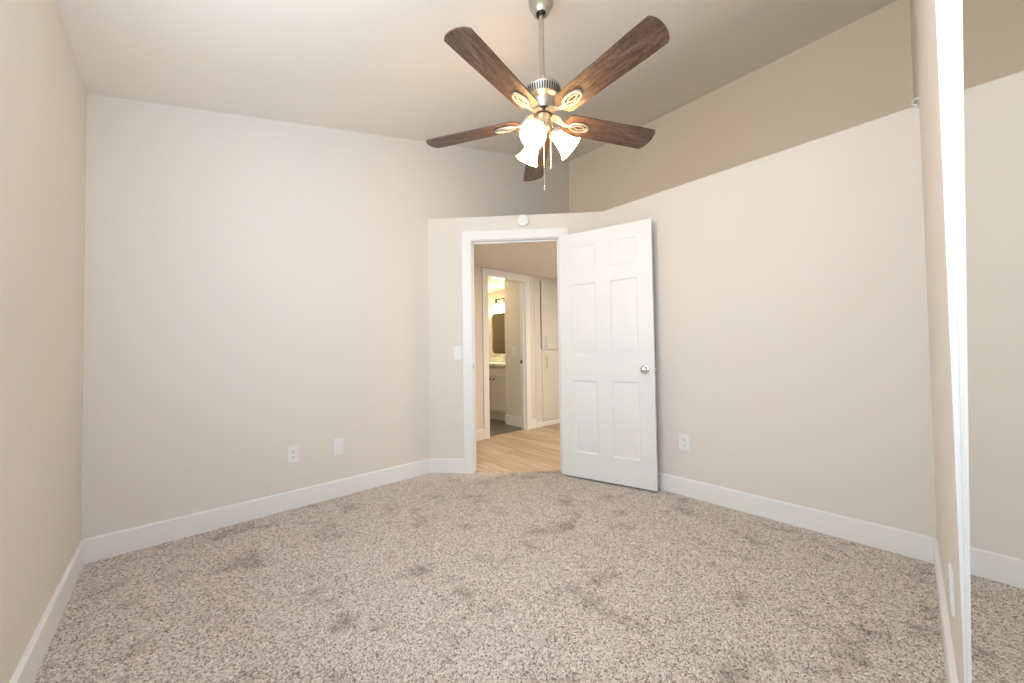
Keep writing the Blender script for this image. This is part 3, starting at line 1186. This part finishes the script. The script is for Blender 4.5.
ft = empty('faucet', (1.36, 1.66, 0.8785))
tag(ft, 'small chrome faucet on the bathroom countertop', 'faucet')
bm = bmesh.new()
lathe(bm, [(0, 0), (0.026, 0), (0.026, 0.004), (0.018, 0.010), (0.016, 0.080), (0.017, 0.100), (0, 0.104)], 20)
pts = [Vector((0, 0, 0.075)), Vector((-0.035, 0, 0.098)), Vector((-0.075, 0, 0.105)), Vector((-0.105, 0, 0.096)), Vector((-0.115, 0, 0.080))]
tube(bm, pts, [0.012, 0.0115, 0.011, 0.010, 0.010], 12)
b = finish('spout', bm, CHROME, ft, smooth=0.7)
bm = bmesh.new()
tube(bm, [(0, 0, 0.102), (0.012, 0, 0.122), (0.040, 0, 0.140)], [0.010, 0.008, 0.006], 10)
finish('lever', bm, CHROME, ft, smooth=0.7)

point('bath_fill_light', (0.30, 1.60, 1.98), 9.0, (1.0, 0.84, 0.52), 0.06)  # added light without a fixture, warms the bathroom walls

# bathroom mirror with rounded corners
MY0, MY1, MZ0, MZ1, MR = 1.28, 2.046, 1.035, 1.735, 0.07


def rrect(y0, y1, z0, z1, r, n=8):
    pts = []
    for cy, cz, a0 in ((y1 - r, z1 - r, 0), (y0 + r, z1 - r, PI / 2), (y0 + r, z0 + r, PI), (y1 - r, z0 + r, 1.5 * PI)):
        for k in range(n + 1):
            an = a0 + PI / 2 * k / n
            pts.append((cy + r * math.cos(an), cz + r * math.sin(an)))
    return pts


bm = bmesh.new()
prism(bm, rrect(MY0 + 0.01, MY1 - 0.01, MZ0 + 0.01, MZ1 - 0.01, MR - 0.01), 'x', 1.434, 1.4495)
bmr = finish('bathroom_mirror', bm, MIRROR2)
tag(bmr, 'dark mirror with rounded corners above the vanity', 'mirror')
bm = bmesh.new()
tube(bm, [(1.436, y, z) for y, z in rrect(MY0 + 0.006, MY1 - 0.006, MZ0 + 0.006, MZ1 - 0.006, MR - 0.006)], 0.009, 8, closed=True)
fr = finish('mirror_frame', bm, DARKM, bmr, smooth=1.0)

vl = empty('vanity_light', (1.45, 1.66, 1.95))
tag(vl, 'dark bar vanity light with lit glass shades above the bathroom mirror', 'wall light')
bm = bmesh.new()
box(bm, (-0.020, -0.06, -0.05), (-0.001, 0.06, 0.05), 0.003)
box(bm, (-0.075, -0.012, -0.012), (-0.018, 0.012, 0.012), 0.002)
finish('wall_bracket', bm, DARKM, vl)
bm = bmesh.new()
tube(bm, [(-0.075, -0.235, 0.012), (-0.075, 0.235, 0.012)], 0.010, 10)
finish('bar', bm, DARKM, vl)
for dy in (-0.21, 0.0, 0.21):
    bm = bmesh.new()
    lathe(bm, [(0, 0.004), (0.014, 0.004), (0.014, -0.045), (0.022, -0.050), (0.022, -0.066), (0, -0.066)], 16, M=Matrix.Translation((-0.075, dy, 0.005)))
    s = finish('lamp_holder', bm, DARKM, vl, smooth=0.6)
    bm = bmesh.new()
    lathe(bm, [(0.020, -0.062), (0.036, -0.068), (0.040, -0.080), (0.040, -0.145), (0.037, -0.145), (0.037, -0.084), (0.018, -0.076)], 24,
          M=Matrix.Translation((-0.075, dy, 0.005)), cap0=False, cap1=False)
    g = finish('glass_shade', bm, BATHGLOW, vl, smooth=0.6)
    point('vanity_bulb_light', (1.45 - 0.075, 1.66 + dy, 1.95 - 0.175), 13.0, (1.0, 0.83, 0.50), 0.03)
